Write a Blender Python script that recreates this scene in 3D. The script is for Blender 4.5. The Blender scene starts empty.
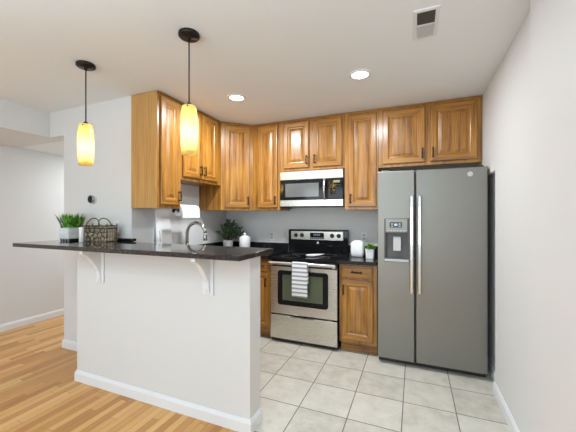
import bpy, bmesh, math, random
from mathutils import Vector, Matrix

random.seed(7)
scene = bpy.context.scene
COL = scene.collection
PI = math.pi

# ------------------------------------------------------------------ camera
cam_d = bpy.data.cameras.new('camera')
cam = bpy.data.objects.new('camera', cam_d)
COL.objects.link(cam)
cam.location = (0.0, 0.0, 1.3743)
cam.rotation_euler = (PI / 2, 0.0, 0.3921)
cam_d.sensor_fit = 'HORIZONTAL'
cam_d.sensor_width = 36.0
cam_d.lens = 305.1668 / 576.0 * 36.0
cam_d.shift_y = 0.8 / 576.0
cam_d.clip_start = 0.02
scene.camera = cam

# ------------------------------------------------------------------ world, light, exposure
world = bpy.data.worlds.new('world')
scene.world = world
world.use_nodes = True
bg = world.node_tree.nodes['Background']
bg.inputs['Color'].default_value = (0.78, 0.90, 1.0, 1)
bg.inputs['Strength'].default_value = 0.48

vs = scene.view_settings
vs.view_transform = 'Standard'
vs.look = 'None'
vs.exposure = 0.09
vs.gamma = 1.0
vs.use_curve_mapping = False


def area_light(name, loc, rot, sx, sy, power, color=(1, 1, 1), shape='RECTANGLE', spread=PI):
    d = bpy.data.lights.new(name, 'AREA')
    d.shape = shape
    d.size = sx
    d.size_y = sy
    d.energy = power
    d.color = color
    d.spread = spread
    o = bpy.data.objects.new(name, d)
    o.location = loc
    o.rotation_euler = rot
    COL.objects.link(o)
    return o


# daylight from the windows of the living room behind the photographer
area_light('window_daylight', (-1.6, -3.2, 1.35), (PI / 2, 0, 0), 3.6, 1.9, 78, (0.82, 0.94, 1.0))
# added upward fill behind the camera, brightens and cools the ceiling
area_light('ceiling_fill', (-0.8, -0.45, 1.75), (PI, 0, 0), 2.0, 0.9, 46, (0.52, 0.765, 1.0))
CAN_POWER = 21.5
FILL_CAN_POWER = 7.0
PENDANT_POWER = 2.0

CEIL = 2.503

# ------------------------------------------------------------------ materials


class NT:
    """small wrapper to wire node trees"""

    def __init__(self, name):
        self.m = bpy.data.materials.new(name)
        self.m.use_nodes = True
        self.t = self.m.node_tree
        self.b = self.t.nodes['Principled BSDF']

    def n(self, typ, **kw):
        nd = self.t.nodes.new(typ)
        for k, v in kw.items():
            setattr(nd, k, v)
        return nd

    def l(self, a, b):
        self.t.links.new(a, b)

    def math(self, op, a, b=None, c=None):
        nd = self.n('ShaderNodeMath', operation=op)
        for i, v in enumerate((a, b, c)):
            if v is None:
                continue
            if isinstance(v, (int, float)):
                nd.inputs[i].default_value = v
            else:
                self.l(v, nd.inputs[i])
        return nd.outputs[0]

    def ramp(self, fac, stops):
        nd = self.n('ShaderNodeValToRGB')
        cr = nd.color_ramp
        while len(cr.elements) < len(stops):
            cr.elements.new(0.5)
        for e, (p, c) in zip(cr.elements, stops):
            e.position = p
            e.color = (*c, 1)
        self.l(fac, nd.inputs[0])
        return nd.outputs[0]

    def obj_coord(self):
        return self.n('ShaderNodeTexCoord').outputs['Object']

    def mapping(self, vec, scale=(1, 1, 1), loc=(0, 0, 0)):
        nd = self.n('ShaderNodeMapping')
        nd.inputs['Scale'].default_value = scale
        nd.inputs['Location'].default_value = loc
        self.l(vec, nd.inputs['Vector'])
        return nd.outputs[0]

    def noise(self, vec, scale, detail=3, rough=0.55):
        nd = self.n('ShaderNodeTexNoise')
        nd.inputs['Scale'].default_value = scale
        nd.inputs['Detail'].default_value = detail
        nd.inputs['Roughness'].default_value = rough
        if vec is not None:
            self.l(vec, nd.inputs['Vector'])
        return nd.outputs[0]

    def bump(self, height, strength, dist=0.01):
        nd = self.n('ShaderNodeBump')
        nd.inputs['Strength'].default_value = strength
        nd.inputs['Distance'].default_value = dist
        self.l(height, nd.inputs['Height'])
        self.l(nd.outputs[0], self.b.inputs['Normal'])

    def set(self, **kw):
        names = dict(color='Base Color', rough='Roughness', metal='Metallic', spec='Specular IOR Level',
                     coat='Coat Weight', coat_rough='Coat Roughness', trans='Transmission Weight', aniso='Anisotropic')
        for k, v in kw.items():
            s = self.b.inputs[names[k]]
            s.default_value = (*v, 1) if k == 'color' else v
        return self


def srgb(r, g, b):
    f = lambda c: (c / 255 / 12.92) if c / 255 <= 0.04045 else ((c / 255 + 0.055) / 1.055) ** 2.4
    return (f(r), f(g), f(b))


M = {}


def plain(name, color, rough=0.5, metal=0.0, spec=0.5, coat=0.0, mottle=0.0, mscale=20):
    a = NT(name).set(color=color, rough=rough, metal=metal, spec=spec, coat=coat)
    if mottle:
        f = a.noise(a.obj_coord(), mscale, 3)
        lo = tuple(max(0, c * (1 - mottle)) for c in color)
        hi = tuple(min(1, c * (1 + mottle)) for c in color)
        a.l(a.ramp(f, [(0.3, lo), (0.7, hi)]), a.b.inputs['Base Color'])
    M[name] = a.m
    return a.m


def painted(name, color, rough=0.55):
    a = NT(name).set(color=color, rough=rough, spec=0.35)
    f = a.noise(a.obj_coord(), 260, 2)
    a.bump(f, 0.05, 0.002)
    M[name] = a.m


painted('wall_paint', (0.75, 0.75, 0.745), 0.6)
painted('ceiling_paint', (0.86, 0.885, 0.905), 0.8)
painted('trim_paint', (0.83, 0.84, 0.85), 0.35)


def oak(name, horizontal=False):
    a = NT(name).set(rough=0.33, spec=0.5, coat=0.35, coat_rough=0.22)
    co = a.obj_coord()
    rnd = a.n('ShaderNodeObjectInfo').outputs['Random']
    off = a.n('ShaderNodeCombineXYZ')
    for i in range(3):
        a.l(a.math('MULTIPLY', rnd, 7.0 + i * 3), off.inputs[i])
    add = a.n('ShaderNodeVectorMath', operation='ADD')
    a.l(co, add.inputs[0])
    a.l(off.outputs[0], add.inputs[1])
    s1 = (1.6, 26, 26) if horizontal else (26, 26, 1.6)
    s2 = (3, 110, 110) if horizontal else (110, 110, 3)
    n1 = a.noise(a.mapping(add.outputs[0], s1), 1.0, 4, 0.6)
    n2 = a.noise(a.mapping(add.outputs[0], s2), 1.0, 3, 0.6)
    n3 = a.noise(add.outputs[0], 5.0, 2, 0.5)
    s = a.math('ADD', a.math('MULTIPLY', n1, 0.50), a.math('MULTIPLY', n2, 0.34))
    s = a.math('ADD', s, a.math('MULTIPLY', n3, 0.12))
    c = a.ramp(s, [(0.34, srgb(96, 57, 16)), (0.44, srgb(150, 99, 36)), (0.55, srgb(175, 122, 48)), (0.68, srgb(194, 146, 68))])
    a.l(c, a.b.inputs['Base Color'])
    a.bump(n2, 0.08, 0.002)
    M[name] = a.m


oak('oak')


def veneer():
    a = NT('oak_veneer').set(rough=0.32, spec=0.5, coat=0.3, coat_rough=0.2)
    n1 = a.noise(a.mapping(a.obj_coord(), (60, 60, 2)), 1.0, 3)
    a.l(a.ramp(n1, [(0.35, srgb(186, 138, 74)), (0.65, srgb(204, 158, 92))]), a.b.inputs['Base Color'])
    M['oak_veneer'] = a.m


veneer()
oak('oak_across', True)


def granite(name, base, fleck, light, rough=0.09):
    a = NT(name).set(rough=rough, spec=0.6)
    co = a.obj_coord()
    v = a.n('ShaderNodeTexVoronoi')
    v.inputs['Scale'].default_value = 150
    a.l(co, v.inputs['Vector'])
    hsv = a.n('ShaderNodeSeparateColor')
    a.l(v.outputs['Color'], hsv.inputs[0])
    nz = a.noise(co, 45, 4)
    f = a.math('ADD', a.math('MULTIPLY', hsv.outputs[0], 0.6), a.math('MULTIPLY', nz, 0.5))
    a.l(a.ramp(f, [(0.35, base), (0.62, fleck), (0.8, fleck), (0.93, light)]), a.b.inputs['Base Color'])
    M[name] = a.m


granite('granite_brown', srgb(24, 20, 19), srgb(56, 47, 42), srgb(112, 98, 88), 0.06)
granite('granite_black', srgb(8, 8, 9), srgb(26, 26, 28), srgb(70, 70, 72), 0.1)


def brushed(name, color, rough=0.3, metal=1.0, horizontal=True, amount=0.12):
    a = NT(name).set(color=color, metal=metal, rough=rough)
    s = (3, 3, 500) if horizontal else (500, 500, 3)
    f = a.noise(a.mapping(a.obj_coord(), s), 1.0, 2)
    a.l(a.math('ADD', a.math('MULTIPLY', f, amount), rough - amount / 2), a.b.inputs['Roughness'])
    a.bump(f, 0.03, 0.001)
    M[name] = a.m


brushed('stainless', (0.72, 0.69, 0.64), 0.27)
brushed('slate_steel', (0.25, 0.24, 0.215), 0.38, 0.8)
brushed('handle_steel', (0.72, 0.71, 0.69), 0.22, 1.0, False)
plain('chrome', (0.42, 0.41, 0.39), 0.2, 1.0)
plain('bronze', (0.028, 0.022, 0.018), 0.38, 0.7)
plain('black_gloss', (0.006, 0.006, 0.007), 0.07, spec=0.3)
plain('black_plastic', (0.012, 0.012, 0.013), 0.35)
plain('grey_plastic', (0.11, 0.11, 0.108), 0.4)
plain('light_grey', (0.5, 0.5, 0.49), 0.4)
plain('white_plastic', (0.82, 0.82, 0.82), 0.35)
plain('white_ceramic', (0.86, 0.86, 0.86), 0.22, mottle=0.03)
plain('paper', (0.88, 0.88, 0.88), 0.9, mottle=0.02, mscale=80)
plain('soil', (0.03, 0.02, 0.012), 0.95, mottle=0.4)
plain('dark_void', (0.02, 0.02, 0.02), 0.9)
plain('duct_shade', (0.2, 0.19, 0.17), 0.8)
plain('display_text', (0.5, 0.62, 0.7), 0.4)
plain('display_amber', (0.30, 0.24, 0.11), 0.4)
plain('twig', (0.40, 0.32, 0.21), 0.7, mottle=0.35, mscale=60)
plain('wire', (0.11, 0.085, 0.065), 0.45, 0.5)
plain('liner', (0.70, 0.63, 0.51), 0.85, mottle=0.3, mscale=55)
plain('stem_brown', (0.12, 0.08, 0.04), 0.8)
plain('oven_glass', (0.085, 0.10, 0.055), 0.06, 0.0, 1.0)
plain('microwave_glass', (0.13, 0.13, 0.125), 0.12, 0.0, 0.9)


def leafy(name, a_, b_, scale=40):
    a = NT(name).set(rough=0.45)
    f = a.noise(a.obj_coord(), scale, 2)
    a.l(a.ramp(f, [(0.35, a_), (0.68, b_)]), a.b.inputs['Base Color'])
    M[name] = a.m


leafy('leaf_dark', srgb(36, 66, 40), srgb(124, 152, 112), 45)
leafy('leaf_bright', srgb(62, 120, 34), srgb(140, 186, 70), 60)
leafy('grass_blade', srgb(22, 84, 18), srgb(126, 188, 62), 35)


def concrete_pot():
    a = NT('washed_pot').set(rough=0.75)
    f = a.noise(a.mapping(a.obj_coord(), (8, 8, 60)), 1.0, 3)
    a.l(a.ramp(f, [(0.3, (0.62, 0.62, 0.61)), (0.65, (0.84, 0.84, 0.83))]), a.b.inputs['Base Color'])
    M['washed_pot'] = a.m


concrete_pot()


def tile_floor():
    a = NT('tile').set(rough=0.38, spec=0.45)
    co = a.obj_coord()
    sep = a.n('ShaderNodeSeparateXYZ')
    a.l(co, sep.inputs[0])
    S = 0.348
    u = a.math('DIVIDE', a.math('ADD', sep.outputs[0], 0.7718 + 20 * S), S)
    v = a.math('DIVIDE', a.math('SUBTRACT', sep.outputs[1], 2.0726 - 20 * S), S)
    fu, fv = a.math('FRACT', u), a.math('FRACT', v)
    du = a.math('MINIMUM', fu, a.math('SUBTRACT', 1.0, fu))
    dv = a.math('MINIMUM', fv, a.math('SUBTRACT', 1.0, fv))
    d = a.math('MINIMUM', du, dv)
    grout = a.math('LESS_THAN', d, 0.0095)
    cell = a.n('ShaderNodeCombineXYZ')
    a.l(a.math('FLOOR', u), cell.inputs[0])
    a.l(a.math('FLOOR', v), cell.inputs[1])
    wn = a.n('ShaderNodeTexWhiteNoise')
    a.l(cell.outputs[0], wn.inputs['Vector'])
    add = a.n('ShaderNodeVectorMath', operation='ADD')
    a.l(co, add.inputs[0])
    sc = a.n('ShaderNodeVectorMath', operation='SCALE')
    sc.inputs['Scale'].default_value = 5
    a.l(wn.outputs['Color'], sc.inputs[0])
    a.l(sc.outputs[0], add.inputs[1])
    nz = a.noise(add.outputs[0], 9, 5, 0.65)
    f = a.math('ADD', a.math('MULTIPLY', nz, 0.8), a.math('MULTIPLY', wn.outputs['Value'], 0.2))
    c = a.ramp(f, [(0.28, srgb(184, 177, 164)), (0.5, srgb(204, 199, 187)), (0.75, srgb(217, 213, 202))])
    mix = a.n('ShaderNodeMix', data_type='RGBA')
    a.l(grout, mix.inputs['Factor'])
    a.l(c, mix.inputs['A'])
    mix.inputs['B'].default_value = (*srgb(112, 106, 98), 1)
    a.l(mix.outputs['Result'], a.b.inputs['Base Color'])
    a.l(a.math('ADD', a.math('MULTIPLY', grout, 0.45), 0.36), a.b.inputs['Roughness'])
    a.bump(a.math('MINIMUM', d, 0.02), 0.5, 0.05)
    M['tile'] = a.m


def plank_floor():
    a = NT('planks').set(rough=0.3, spec=0.5)
    co = a.obj_coord()
    sep = a.n('ShaderNodeSeparateXYZ')
    a.l(co, sep.inputs[0])
    W, L = 0.055, 0.8
    u = a.math('DIVIDE', a.math('ADD', sep.outputs[0], 50 * W), W)
    row = a.math('FLOOR', u)
    wn = a.n('ShaderNodeTexWhiteNoise', noise_dimensions='1D')
    a.l(row, wn.inputs['W'])
    v = a.math('ADD', a.math('DIVIDE', a.math('ADD', sep.outputs[1], 20.0), L), a.math('MULTIPLY', wn.outputs['Value'], 13.7))
    colm = a.math('FLOOR', v)
    cell = a.n('ShaderNodeCombineXYZ')
    a.l(row, cell.inputs[0])
    a.l(colm, cell.inputs[1])
    w2 = a.n('ShaderNodeTexWhiteNoise')
    a.l(cell.outputs[0], w2.inputs['Vector'])
    fu, fv = a.math('FRACT', u), a.math('FRACT', v)
    du = a.math('MULTIPLY', a.math('MINIMUM', fu, a.math('SUBTRACT', 1.0, fu)), W)
    dv = a.math('MULTIPLY', a.math('MINIMUM', fv, a.math('SUBTRACT', 1.0, fv)), L)
    d = a.math('MINIMUM', du, dv)
    seam = a.math('LESS_THAN', d, 0.0011)
    add = a.n('ShaderNodeVectorMath', operation='ADD')
    sc = a.n('ShaderNodeVectorMath', operation='SCALE')
    sc.inputs['Scale'].default_value = 9
    a.l(w2.outputs['Color'], sc.inputs[0])
    a.l(co, add.inputs[0])
    a.l(sc.outputs[0], add.inputs[1])
    g = a.noise(a.mapping(add.outputs[0], (55, 3.0, 1)), 1.0, 4, 0.6)
    f = a.math('ADD', a.math('MULTIPLY', w2.outputs['Value'], 0.6), a.math('MULTIPLY', g, 0.4))
    c = a.ramp(f, [(0.12, srgb(180, 120, 60)), (0.35, srgb(206, 146, 78)), (0.6, srgb(222, 166, 97)), (0.85, srgb(236, 190, 122))])
    mix = a.n('ShaderNodeMix', data_type='RGBA')
    a.l(a.math('MULTIPLY', seam, 0.75), mix.inputs['Factor'])
    a.l(c, mix.inputs['A'])
    mix.inputs['B'].default_value = (*srgb(96, 54, 24), 1)
    a.l(mix.outputs['Result'], a.b.inputs['Base Color'])
    M['planks'] = a.m


tile_floor()
plank_floor()


def towel_mat():
    a = NT('striped_cloth').set(rough=0.9, spec=0.1)
    sep = a.n('ShaderNodeSeparateXYZ')
    a.l(a.obj_coord(), sep.inputs[0])
    f = a.math('FRACT', a.math('DIVIDE', a.math('ADD', sep.outputs[2], 5.0), 0.043))
    s = a.math('GREATER_THAN', f, 0.58)
    mix = a.n('ShaderNodeMix', data_type='RGBA')
    a.l(s, mix.inputs['Factor'])
    mix.inputs['A'].default_value = (0.86, 0.86, 0.86, 1)
    mix.inputs['B'].default_value = (*srgb(158, 160, 168), 1)
    a.l(mix.outputs['Result'], a.b.inputs['Base Color'])
    M['striped_cloth'] = a.m


towel_mat()


def shade_glass():
    a = NT('amber_glass')
    t = a.t
    tr = a.n('ShaderNodeBsdfTranslucent')
    tr.inputs['Color'].default_value = (1.0, 0.89, 0.50, 1)
    df = a.n('ShaderNodeBsdfDiffuse')
    df.inputs['Color'].default_value = (0.95, 0.81, 0.44, 1)
    gl = a.n('ShaderNodeBsdfGlossy')
    gl.inputs['Roughness'].default_value = 0.15
    m1 = a.n('ShaderNodeMixShader')
    m1.inputs[0].default_value = 0.28
    a.l(tr.outputs[0], m1.inputs[1])
    a.l(df.outputs[0], m1.inputs[2])
    m2 = a.n('ShaderNodeMixShader')
    m2.inputs[0].default_value = 0.05
    a.l(m1.outputs[0], m2.inputs[1])
    a.l(gl.outputs[0], m2.inputs[2])
    out = [x for x in t.nodes if x.type == 'OUTPUT_MATERIAL'][0]
    a.l(m2.outputs[0], out.inputs['Surface'])
    M['amber_glass'] = a.m


shade_glass()


def emitter(name, color, strength):
    a = NT(name)
    a.b.inputs['Emission Color'].default_value = (*color, 1)
    a.b.inputs['Emission Strength'].default_value = strength
    M[name] = a.m


emitter('lamp_lens', (1.0, 0.97, 0.92), 7.0)
emitter('bulb_glow', (1.0, 0.86, 0.6), 6.0)

# ------------------------------------------------------------------ mesh helpers


class MB:
    def __init__(self):
        self.bm = bmesh.new()
        self.mats = []

    def mi(self, mat):
        if mat not in self.mats:
            self.mats.append(mat)
        return self.mats.index(mat)

    def face(self, vs, mat, smooth=False):
        try:
            f = self.bm.faces.new(vs)
        except ValueError:
            return None
        f.material_index = self.mi(mat)
        f.smooth = smooth
        return f

    def box(self, x0, y0, z0, x1, y1, z1, mat, bevel=0.0, seg=2):
        c = [(x0, y0, z0), (x1, y0, z0), (x1, y1, z0), (x0, y1, z0), (x0, y0, z1), (x1, y0, z1), (x1, y1, z1), (x0, y1, z1)]
        v = [self.bm.verts.new(p) for p in c]
        fs = [self.face([v[i] for i in q], mat) for q in ((3, 2, 1, 0), (4, 5, 6, 7), (0, 1, 5, 4), (1, 2, 6, 5), (2, 3, 7, 6), (3, 0, 4, 7))]
        if bevel:
            es = list({e for f in fs for e in f.edges})
            r = bmesh.ops.bevel(self.bm, geom=es, offset=bevel, segments=seg, profile=0.5, affect='EDGES')
            for f in r['faces']:
                f.material_index = self.mi(mat)
        return self

    def prism(self, pts, z0, z1, mat, axis='z', bevel=0.0):
        """extrude a polygon; axis says which way; pts are the other two coordinates in order"""
        def P(a, b, h):
            return {'z': (a, b, h), 'x': (h, a, b), 'y': (a, h, b)}[axis]
        lo = [self.bm.verts.new(P(a, b, z0)) for a, b in pts]
        hi = [self.bm.verts.new(P(a, b, z1)) for a, b in pts]
        n = len(pts)
        fs = [self.face(lo[::-1], mat), self.face(hi, mat)]
        for i in range(n):
            fs.append(self.face([lo[i], lo[(i + 1) % n], hi[(i + 1) % n], hi[i]], mat))
        if bevel:
            es = list(set(list(fs[0].edges) + list(fs[1].edges)))
            r = bmesh.ops.bevel(self.bm, geom=es, offset=bevel, segments=2, profile=0.5, affect='EDGES')
            for f in r['faces']:
                f.material_index = self.mi(mat)
        return self

    def loops(self, rings, mat, cap0=True, cap1=True, smooth=False, mats=None):
        """skin a list of equal-length closed rings of points"""
        rv = [[self.bm.verts.new(p) for p in r] for r in rings]
        n = len(rings[0])
        for k in range(len(rv) - 1):
            for i in range(n):
                m = mats(k, i) if mats else mat
                self.face([rv[k][i], rv[k][(i + 1) % n], rv[k + 1][(i + 1) % n], rv[k + 1][i]], m, smooth)
        if cap0:
            self.face(rv[0][::-1], mats(-1, 0) if mats else mat)
        if cap1:
            self.face(rv[-1], mats(len(rv), 0) if mats else mat)
        return self

    def lathe(self, prof, mat, c=(0, 0, 0), seg=24, cap0=True, cap1=True, axis='z', smooth=True):
        rings = []
        for r, h in prof:
            ring = []
            for i in range(seg):
                a = 2 * PI * i / seg
                p, q = r * math.cos(a), r * math.sin(a)
                o = {'z': (p, q, h), 'x': (h, p, q), 'y': (q, h, p)}[axis]
                ring.append((c[0] + o[0], c[1] + o[1], c[2] + o[2]))
            rings.append(ring)
        return self.loops(rings, mat, cap0, cap1, smooth)

    def rounded(self, rings, mat, c=(0, 0), n=6, smooth=True, cap0=True, cap1=True):
        """rings of (half x, half y, corner radius, z)"""
        out = []
        for hx, hy, r, z in rings:
            ring = []
            for k, (sx, sy) in enumerate(((1, 1), (-1, 1), (-1, -1), (1, -1))):
                for j in range(n + 1):
                    a = PI / 2 * (k + j / n)
                    ring.append((c[0] + sx * (hx - r) + r * math.cos(a), c[1] + sy * (hy - r) + r * math.sin(a), z))
            out.append(ring)
        return self.loops(out, mat, cap0, cap1, smooth)

    def tube(self, pts, r, mat, seg=10, closed=False, radii=None):
        pts = [Vector(p) for p in pts]
        n = len(pts)
        rings = []
        up = None
        for i, p in enumerate(pts):
            if closed:
                t = (pts[(i + 1) % n] - pts[i - 1]).normalized()
            else:
                t = (pts[min(i + 1, n - 1)] - pts[max(i - 1, 0)]).normalized()
            if up is None:
                up = Vector((0, 0, 1)) if abs(t.z) < 0.9 else Vector((1, 0, 0))
            s = t.cross(up).normalized()
            up = s.cross(t).normalized()
            rr = radii[i] if radii else r
            rings.append([tuple(p + rr * (math.cos(2 * PI * k / seg) * s + math.sin(2 * PI * k / seg) * up)) for k in range(seg)])
        if closed:
            rings.append(rings[0])
            return self.loops(rings, mat, False, False, True)
        return self.loops(rings, mat, True, True, True)

    def rects(self, rs, mat, mats=None, cap0=True):
        """rings of rectangles in the local xz plane: (x0, z0, x1, z1, y)"""
        return self.loops([[(a, y, b), (c, y, b), (c, y, d), (a, y, d)] for a, b, c, d, y in rs], mat, cap0, mats=mats)

    def build(self, name, parent=None, loc=None, rz=0.0, recalc=True):
        if recalc:
            bmesh.ops.recalc_face_normals(self.bm, faces=self.bm.faces)
        me = bpy.data.meshes.new(name)
        self.bm.to_mesh(me)
        self.bm.free()
        for m in self.mats:
            me.materials.append(M[m])
        o = bpy.data.objects.new(name, me)
        COL.objects.link(o)
        if parent is not None:
            o.parent = parent
        if loc is not None:
            o.location = loc
        if rz:
            o.rotation_euler = (0, 0, rz)
        return o


def tag(o, label, cat, group=None):
    o['label'] = label
    o['category'] = cat
    if group:
        o['group'] = group
    return o


def thing(name, label, cat, loc=(0, 0, 0), rz=0.0, group=None):
    o = bpy.data.objects.new(name, None)
    o.empty_display_size = 0.1
    COL.objects.link(o)
    o.location = loc
    o.rotation_euler = (0, 0, rz)
    return tag(o, label, cat, group)


def struct(mb, name, loc=None):
    o = mb.build(name, None, loc)
    o['kind'] = 'structure'
    return o


def sbox(name, x0, y0, z0, x1, y1, z1, mat, bevel=0.0):
    return struct(MB().box(x0, y0, z0, x1, y1, z1, mat, bevel), name)


# ------------------------------------------------------------------ setting
XL = -2.43           # kitchen left wall face
YT = 2.07            # face of the wall with the thermostat
YB = 3.63            # kitchen back wall face
XR = 0.585           # right wall face
XH = -4.56           # far wall of the hall
REAR = -3.4

tile = struct(MB().prism([(-0.961, 1.69), (2.0, 1.69), (2.0, 3.75), (-2.43, 3.75), (-2.43, 1.84), (-0.961, 1.84)], -0.06, 0.0, 'tile'), 'floor')
wood = struct(MB().prism([(XH - 0.1, REAR), (2.0, REAR), (2.0, 1.69), (-0.961, 1.69), (-0.961, 1.84), (-2.43, 1.84), (-2.43, 4.6), (XH - 0.1, 4.6)], -0.06, -0.001, 'planks'), 'floor')
sbox('ceiling', -3.65, REAR, CEIL, 2.0, 3.75, CEIL + 0.1, 'ceiling_paint')
sbox('wall_soffit', XH - 0.1, REAR, 2.232, -3.65, YT, CEIL + 0.1, 'wall_paint')
sbox('ceiling_hall', XH - 0.1, YT + 0.151, 2.233, -3.41, 4.6, CEIL + 0.1, 'ceiling_paint')
sbox('wall_hall', XH - 0.12, REAR, 0, XH, 4.6, 2.232, 'wall_paint')
sbox('wall_hall_end', XH, 4.5, 0, -3.41, 4.6, 2.26, 'wall_paint')
sbox('wall_header', XH - 0.1, YT + 0.001, 2.233, -3.411, YT + 0.15, CEIL + 0.1, 'wall_paint')
sbox('wall_left', -3.41, YT, 0, XL, 4.6, CEIL, 'wall_paint')
sbox('wall_back', XL, YB, 0, 0.9, YB + 0.12, CEIL, 'wall_paint')
# right wall: a shallow recess shaped to hold the dark shade strip beside the fridge, then the main face, then a slightly proud stretch nearer the camera
struct(MB().prism([(0.625, 3.75), (0.625, 2.82), (XR, 2.82), (XR, 1.90), (0.543, 1.90), (0.543, -0.8), (0.9, -0.8), (0.9, 3.75)], 0, 1.742, 'wall_paint').prism([(XR, 3.75), (XR, 1.90), (0.543, 1.90), (0.543, -0.8), (0.9, -0.8), (0.9, 3.75)], 1.742, CEIL, 'wall_paint'), 'wall_right')
sbox('wall_rear_right', 0.9, -0.8, 0, 2.0, -0.68, CEIL, 'wall_paint')

# half wall carrying the raised bar
BZ0, BZ1 = 1.117, 1.15
struct(MB().prism([(-2.62, 1.695), (-0.961, 1.695), (-0.961, 1.834), (-2.432, 1.834), (-2.432, YT), (-2.62, YT)], 0, BZ0, 'wall_paint'), 'wall_bar')


def baseboard(name, pts, h=0.088, t=0.014):
    """pts: path of the wall face on the floor; the board stands to the right of the walking direction"""
    mb = MB()
    prof = [(0, 0), (t, 0), (t, h - 0.022), (t * 0.75, h - 0.014), (t * 0.45, h - 0.004), (t * 0.3, h), (0, h)]
    P = [Vector((x, y, 0)) for x, y in pts]
    rings = []
    for i, p in enumerate(P):
        def nrm(a, b):
            d = (b - a).normalized()
            return Vector((d.y, -d.x, 0))
        if i == 0:
            off = nrm(P[0], P[1])
        elif i == len(P) - 1:
            off = nrm(P[-2], P[-1])
        else:
            n1, n2 = nrm(P[i - 1], p), nrm(p, P[i + 1])
            off = (n1 + n2) / (1 + n1.dot(n2))
        rings.append([tuple(p + off * a + Vector((0, 0, b))) for a, b in prof])
    mb.loops(rings, 'trim_paint')
    return struct(mb, name)


baseboard('baseboard_bar', [(-2.62, YT - 0.016), (-2.62, 1.695), (-0.961, 1.695), (-0.961, 1.834)])
baseboard('baseboard_left', [(-3.41, 4.45), (-3.41, YT), (-2.637, YT)])
baseboard('baseboard_hall', [(XH, REAR), (XH, 4.5)])
baseboard('baseboard_right', [(0.625, 3.4), (0.625, 2.82), (XR, 2.82), (XR, 1.90), (0.543, 1.90), (0.543, -0.78)])

# ------------------------------------------------------------------ bar top
bar = MB().prism([(-3.17, 1.51), (-0.925, 1.51), (-0.925, 1.967), (-2.40, 1.967), (-2.40, YT - 0.004), (-3.17, YT - 0.004)], BZ0 + 0.001, BZ1, 'granite_brown', bevel=0.004).build('bar_top')
tag(bar, 'long raised bar top of dark brown speckled granite on the white half wall', 'countertop')
strip = MB().box(-3.0, 2.022, BZ1 + 0.0005, -2.366, YT - 0.006, BZ1 + 0.025, 'granite_black', 0.002).build('granite_ledge')
tag(strip, 'thin black granite ledge at the back of the bar behind the wire basket', 'ledge')


def corbel(x, label):
    prof = [(-0.002, BZ0 - 0.002), (-0.168, BZ0 - 0.002), (-0.168, BZ0 - 0.022)]
    for i in range(9):
        u = i / 8
        prof.append((-0.160 + 0.128 * u, BZ0 - 0.026 - 0.15 * u ** 1.55))
    prof += [(-0.030, BZ0 - 0.225), (-0.018, BZ0 - 0.258), (-0.002, BZ0 - 0.258)]
    t = thing('corbel', label, 'bracket', (x, 1.695, 0), 0, 'white corbels under the bar')
    MB().prism([(y, z) for y, z in prof], -0.017, 0.017, 'trim_paint', axis='x', bevel=0.002).build('scroll', t)
    MB().box(-0.046, -0.014, BZ0 - 0.268, 0.040, -0.001, BZ0 - 0.002, 'trim_paint', 0.003).build('wall_plate', t)
    return t


corbel(-2.325, 'white curved corbel under the bar below the wire basket')
corbel(-1.274, 'white curved corbel under the bar below the tall faucet')

# ------------------------------------------------------------------ cabinets


def pull(parent, x, z, L=0.10, vertical=True, y=-0.02):
    mb = MB()
    h = L / 2
    bar_ = lambda s: (x, y - 0.028, z + s) if vertical else (x + s, y - 0.028, z)
    base = lambda s: (x, y + 0.001, z + s) if vertical else (x + s, y + 0.001, z)
    mb.tube([bar_(-h), bar_(-h * 0.5), bar_(0), bar_(h * 0.5), bar_(h)], 0.006, 'bronze', 8, radii=[0.0055, 0.006, 0.0075, 0.006, 0.0055])
    for s in (-h * 0.78, h * 0.78):
        mb.tube([base(s), bar_(s)], 0.005, 'bronze', 8)
        mb.tube([base(s), tuple(Vector(base(s)) + Vector((0, -0.004, 0)))], 0.009, 'bronze', 10)
    return mb.build('handle', parent)


def door(parent, x0, z0, x1, z1, name='door', frame=0.056, handle=None, t=0.02):
    w, h = x1 - x0, z1 - z0
    k = min(1.0, (min(w, h) - 0.02) / (2 * (frame + 0.05)))
    f = frame * k
    st = [(0, 0), (0, -t + 0.006), (0.003, -t + 0.001), (0.008, -t), (f - 0.006, -t), (f, -t + 0.003), (f + 0.006 * k, -t + 0.010), (f + 0.013 * k, -t + 0.011), (f + 0.040 * k, -t + 0.003), (f + 0.042 * k, -t + 0.002)]
    rs = [(i, i, w - i, h - i, y) for i, y in st]

    def mats(kk, i):
        if kk < 0 or kk >= 7:
            return 'oak'
        return 'oak_across' if i in (0, 2) else 'oak'
    d = MB().rects(rs, 'oak', mats).build(name, parent, (x0, 0, z0))
    if handle:
        hx, hz, vert = handle
        pull(d, hx - x0, hz - z0, 0.10 if vert else 0.11, vert, -t)
    return d


def slab_drawer(parent, x0, z0, x1, z1):
    w, h = x1 - x0, z1 - z0
    st = [(0, 0), (0, -0.012), (0.004, -0.016), (0.012, -0.017), (0.016, -0.020), (0.02, -0.020)]
    d = MB().rects([(i, i, w - i, h - i, y) for i, y in st], 'oak_across').build('drawer', parent, (x0, 0, z0))
    pull(d, w / 2, h / 2, 0.11, False, -0.02)
    return d


def cab_body(t, w, h, d, back_z=0.0, scribe=True):
    mb = MB()
    mb.box(0, 0.001, back_z, w, d, h, 'oak', 0.0015)
    if scribe:
        mb.box(0.0, -0.007, h - 0.018, w, 0.001, h - 0.001, 'oak_across', 0.002)
    return mb.build('body', t)


UB = 1.452          # bottom of the tall wall cabinets
TOPZ = CEIL - 0.003
UY = 3.30           # front of wall cabinets on the back wall
UX = -2.11          # front of wall cabinets on the left wall
G_UP = 'oak wall cabinets'


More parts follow.
